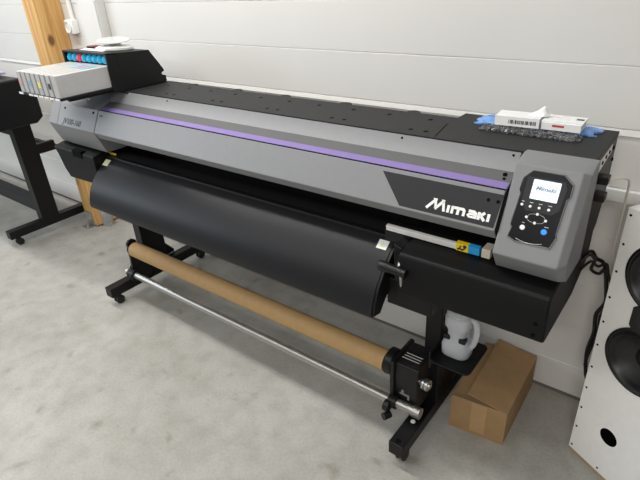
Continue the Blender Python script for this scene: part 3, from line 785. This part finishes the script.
# ------------------------------------------------------------------ goods on the right of the top panel
def crumple(bm, x0, x1, y0, y1, z, amp, nx, ny, mi=0, edge=.012, th=.004):
    g = [[None]*(ny+1) for _ in range(nx+1)]; b = [[None]*(ny+1) for _ in range(nx+1)]
    for i in range(nx+1):
        for j in range(ny+1):
            bd_ = (i in (0, nx)) + (j in (0, ny)); x = x0+(x1-x0)*i/nx + random.uniform(-1, 1)*(edge if i in (0, nx) else .002)
            y = y0+(y1-y0)*j/ny + random.uniform(-1, 1)*(edge if j in (0, ny) else .002); zz = z + th + (0 if bd_ else random.uniform(0, amp))
            g[i][j] = bm.verts.new((x, y, zz)); b[i][j] = bm.verts.new((x, y, z))
    for i in range(nx):
        for j in range(ny):
            face(bm, [g[i][j], g[i+1][j], g[i+1][j+1], g[i][j+1]], mi); face(bm, [b[i][j], b[i][j+1], b[i+1][j+1], b[i+1][j]], mi)
    for i in range(nx):
        face(bm, [g[i][0], b[i][0], b[i+1][0], g[i+1][0]], mi); face(bm, [g[i][ny], g[i+1][ny], b[i+1][ny], b[i][ny]], mi)
    for j in range(ny):
        face(bm, [g[0][j], g[0][j+1], b[0][j+1], b[0][j]], mi); face(bm, [g[nx][j], b[nx][j], b[nx][j+1], g[nx][j+1]], mi)
TOP = 1.1367
def rotT(c, a):
    R = Matrix.Rotation(a, 4, 'Z'); c = Vector(c)
    return lambda v: c + R @ Vector(v)
bm = NB(); crumple(bm, -.600, -.258, 1.548, 1.640, TOP, .006, 26, 9, edge=.012)
tag(obj('blue_bag', bm, M['film'], smooth=False), 'crumpled blue plastic bag under the white cartons on the top panel', 'bag')
bm = NB(); crumple(bm, -.565, -.285, 1.482, 1.538, TOP, .009, 40, 7, edge=.006)
tag(obj('bubble_wrap', bm, M['bubble'], smooth=False), 'clear crinkled bubble wrap along the front of the white cartons', 'wrap')
ZB = TOP + .0112
bm = NB(); T1 = rotT((-.462, 1.556, ZB), .07)
box(bm, -.072, .055, -.032, .036, 0, .028, 0, T1)
for k in range(22):
    x = -.032 + .0036*k + (.001 if k % 3 else 0)
    box(bm, x, x+(.0022 if k % 4 else .0012), -.0326, -.0318, .008, .019, 1, T1)
wc = tag(obj('white_carton', bm, [M['paper'], M['bar']], smooth=False), 'white carton with a black barcode on the printer top', 'carton')
bm = NB(); T2 = rotT((-.349, 1.567, ZB), .03)
box(bm, -.052, .054, -.034, .040, 0, .021, 0, T2); box(bm, -.053, .056, -.030, .042, .021, .025, 0, T2)
box(bm, -.022, .010, -.0346, -.0338, .010, .016, 1, T2); box(bm, .032, .052, .005, .020, .0248, .0256, 2, T2)
for k in range(5): box(bm, -.045, .015, .0-.006*k+.02, .002-.006*k+.02, .0248, .0254, 3, T2)
tag(obj('white_carton', bm, [M['paper'], M['redl'], M['bar'], M['strip']], smooth=False), 'white carton with a red mark and a dark label corner, nearest the console', 'carton')
bm = NB()
n = 12; base = [(.034*math.cos(2*PI*k/n)*random.uniform(.7, 1.1), .022*math.sin(2*PI*k/n)*random.uniform(.8, 1.1)) for k in range(n)]
cx, cy, cz = -.422, 1.572, ZB + .0285
A = [bm.verts.new((cx+x, cy+y, cz)) for x, y in base]; B = [bm.verts.new((cx+.010+x*.45, cy+y*.4, cz+.008+random.uniform(0, .006))) for x, y in base]
C = [bm.verts.new((cx+.014+x*.22, cy+y*.2, cz+.023)) for x, y in base]; D = bm.verts.new((cx+.014, cy, cz+.028))
for k in range(n):
    j = (k+1) % n; face(bm, [A[k], A[j], B[j], B[k]]); face(bm, [B[k], B[j], C[j], C[k]]); face(bm, [C[k], C[j], D])
face(bm, A[::-1])
tag(obj('crumpled_tissue', bm, M['paper'], smooth=False), 'peaked white crumpled tissue on top of the white cartons', 'tissue')

# ------------------------------------------------------------------ cables
bm = NB(); sweep(bm, crom([(-.188, 1.47, 1.052), (-.165, 1.49, 1.056), (-.148, 1.53, 1.035), (-.150, 1.57, .97), (-.152, 1.60, .82), (-.150, 1.605, .74), (-.147, 1.62, .66), (-.155, 1.65, .55), (-.160, 1.70, .45), (-.16, 1.74, .40)]), .0035, 8)
tag(obj('white_cable', bm, M['cream']), 'thin cream cable curving down from the side of the console', 'cable')
def cord(pts, r, label):
    bm = NB(); sweep(bm, crom(pts), r, 10); tag(obj('power_cable', bm, M['blkp']), label, 'cable')
cord([(-.212, 1.50, .790), (-.200, 1.53, .800), (-.188, 1.56, .765), (-.170, 1.575, .750), (-.158, 1.58, .722), (-.144, 1.585, .654), (-.138, 1.59, .600), (-.156, 1.60, .540), (-.150, 1.605, .465), (-.158, 1.62, .37), (-.146, 1.635, .26), (-.130, 1.64, .235), (-.128, 1.64, .27)], .0062, 'thick black power cable hanging from the printer side towards the floor')
cord([(-.212, 1.48, .760), (-.195, 1.52, .772), (-.178, 1.555, .742), (-.158, 1.565, .752), (-.148, 1.57, .72), (-.130, 1.575, .665), (-.124, 1.58, .605), (-.142, 1.59, .55), (-.140, 1.60, .47), (-.150, 1.61, .37), (-.155, 1.62, .31)], .0042, 'thinner black cable twisting beside the thick power cable')
cord([(-.212, 1.455, .80), (-.196, 1.47, .82), (-.183, 1.50, .79), (-.192, 1.54, .735), (-.172, 1.56, .715), (-.160, 1.56, .735)], .005, 'short black cable looped under the printer end beside the plug')

# ------------------------------------------------------------------ light and camera
def area(name, loc, tgt, sx, sy, power, col):
    l = bpy.data.lights.new(name, 'AREA'); l.shape = 'RECTANGLE'; l.size = sx; l.size_y = sy; l.energy = power; l.color = col
    o = bpy.data.objects.new(name, l); COL.objects.link(o); o.location = loc
    o.rotation_euler = (Vector(tgt) - Vector(loc)).to_track_quat('-Z', 'Y').to_euler(); return o
area('ceiling_or_fill_lamp', (-3.0, .80, 2.9), (-3.0, .85, 0), 4.4, .15, 90, (1, .985, .95))
area('ceiling_or_fill_lamp', (-2.2, -1.3, 2.9), (-2.0, -.4, 0), 3.0, .2, 32, (1, .975, .93))
area('ceiling_or_fill_lamp', (.3, -1.7, 2.5), (.1, .4, .6), 1.2, .2, 40, (1, .955, .89))  # fill lamp added at the front to brighten the loudspeaker
area('window_light', (-5.6, -1.0, 1.9), (-2.2, 1.2, .8), 1.6, 1.2, 50, (.80, .90, 1.0))

w = bpy.data.worlds.new('World'); SC.world = w; w.use_nodes = True      # bright pale ceiling above, dim room around
wt = w.node_tree; bg = wt.nodes['Background']
tc = wt.nodes.new('ShaderNodeTexCoord'); sp = wt.nodes.new('ShaderNodeSeparateXYZ'); rp = wt.nodes.new('ShaderNodeValToRGB')
wt.links.new(tc.outputs['Generated'], sp.inputs['Vector']); wt.links.new(sp.outputs['Z'], rp.inputs['Fac']); wt.links.new(rp.outputs['Color'], bg.inputs['Color'])
rp.color_ramp.elements[0].position = .0; rp.color_ramp.elements[0].color = (.10, .10, .105, 1)
rp.color_ramp.elements[1].position = .75; rp.color_ramp.elements[1].color = (.42, .43, .44, 1)
bg.inputs['Strength'].default_value = .75

cam = bpy.data.cameras.new('Camera'); co = bpy.data.objects.new('Camera', cam); COL.objects.link(co)
r_ = Vector((0.79179798, 0.6083285, -0.05470279)); u_ = Vector((-0.25017606, 0.40472031, 0.87955296)); d_ = Vector((-0.55719647, 0.68274292, -0.47264595))
mw = Matrix.Identity(4)
for i in range(3): mw[i][0] = r_[i]; mw[i][1] = u_[i]; mw[i][2] = -d_[i]
mw[2][3] = 1.6
co.matrix_world = mw
cam.sensor_width = 36; cam.lens = 510.79*36/640; cam.clip_start = .05
SC.camera = co
SC.view_settings.view_transform = 'Standard'; SC.view_settings.look = 'None'; SC.view_settings.gamma = 1; SC.view_settings.use_curve_mapping = False
SC.view_settings.exposure = -0.08
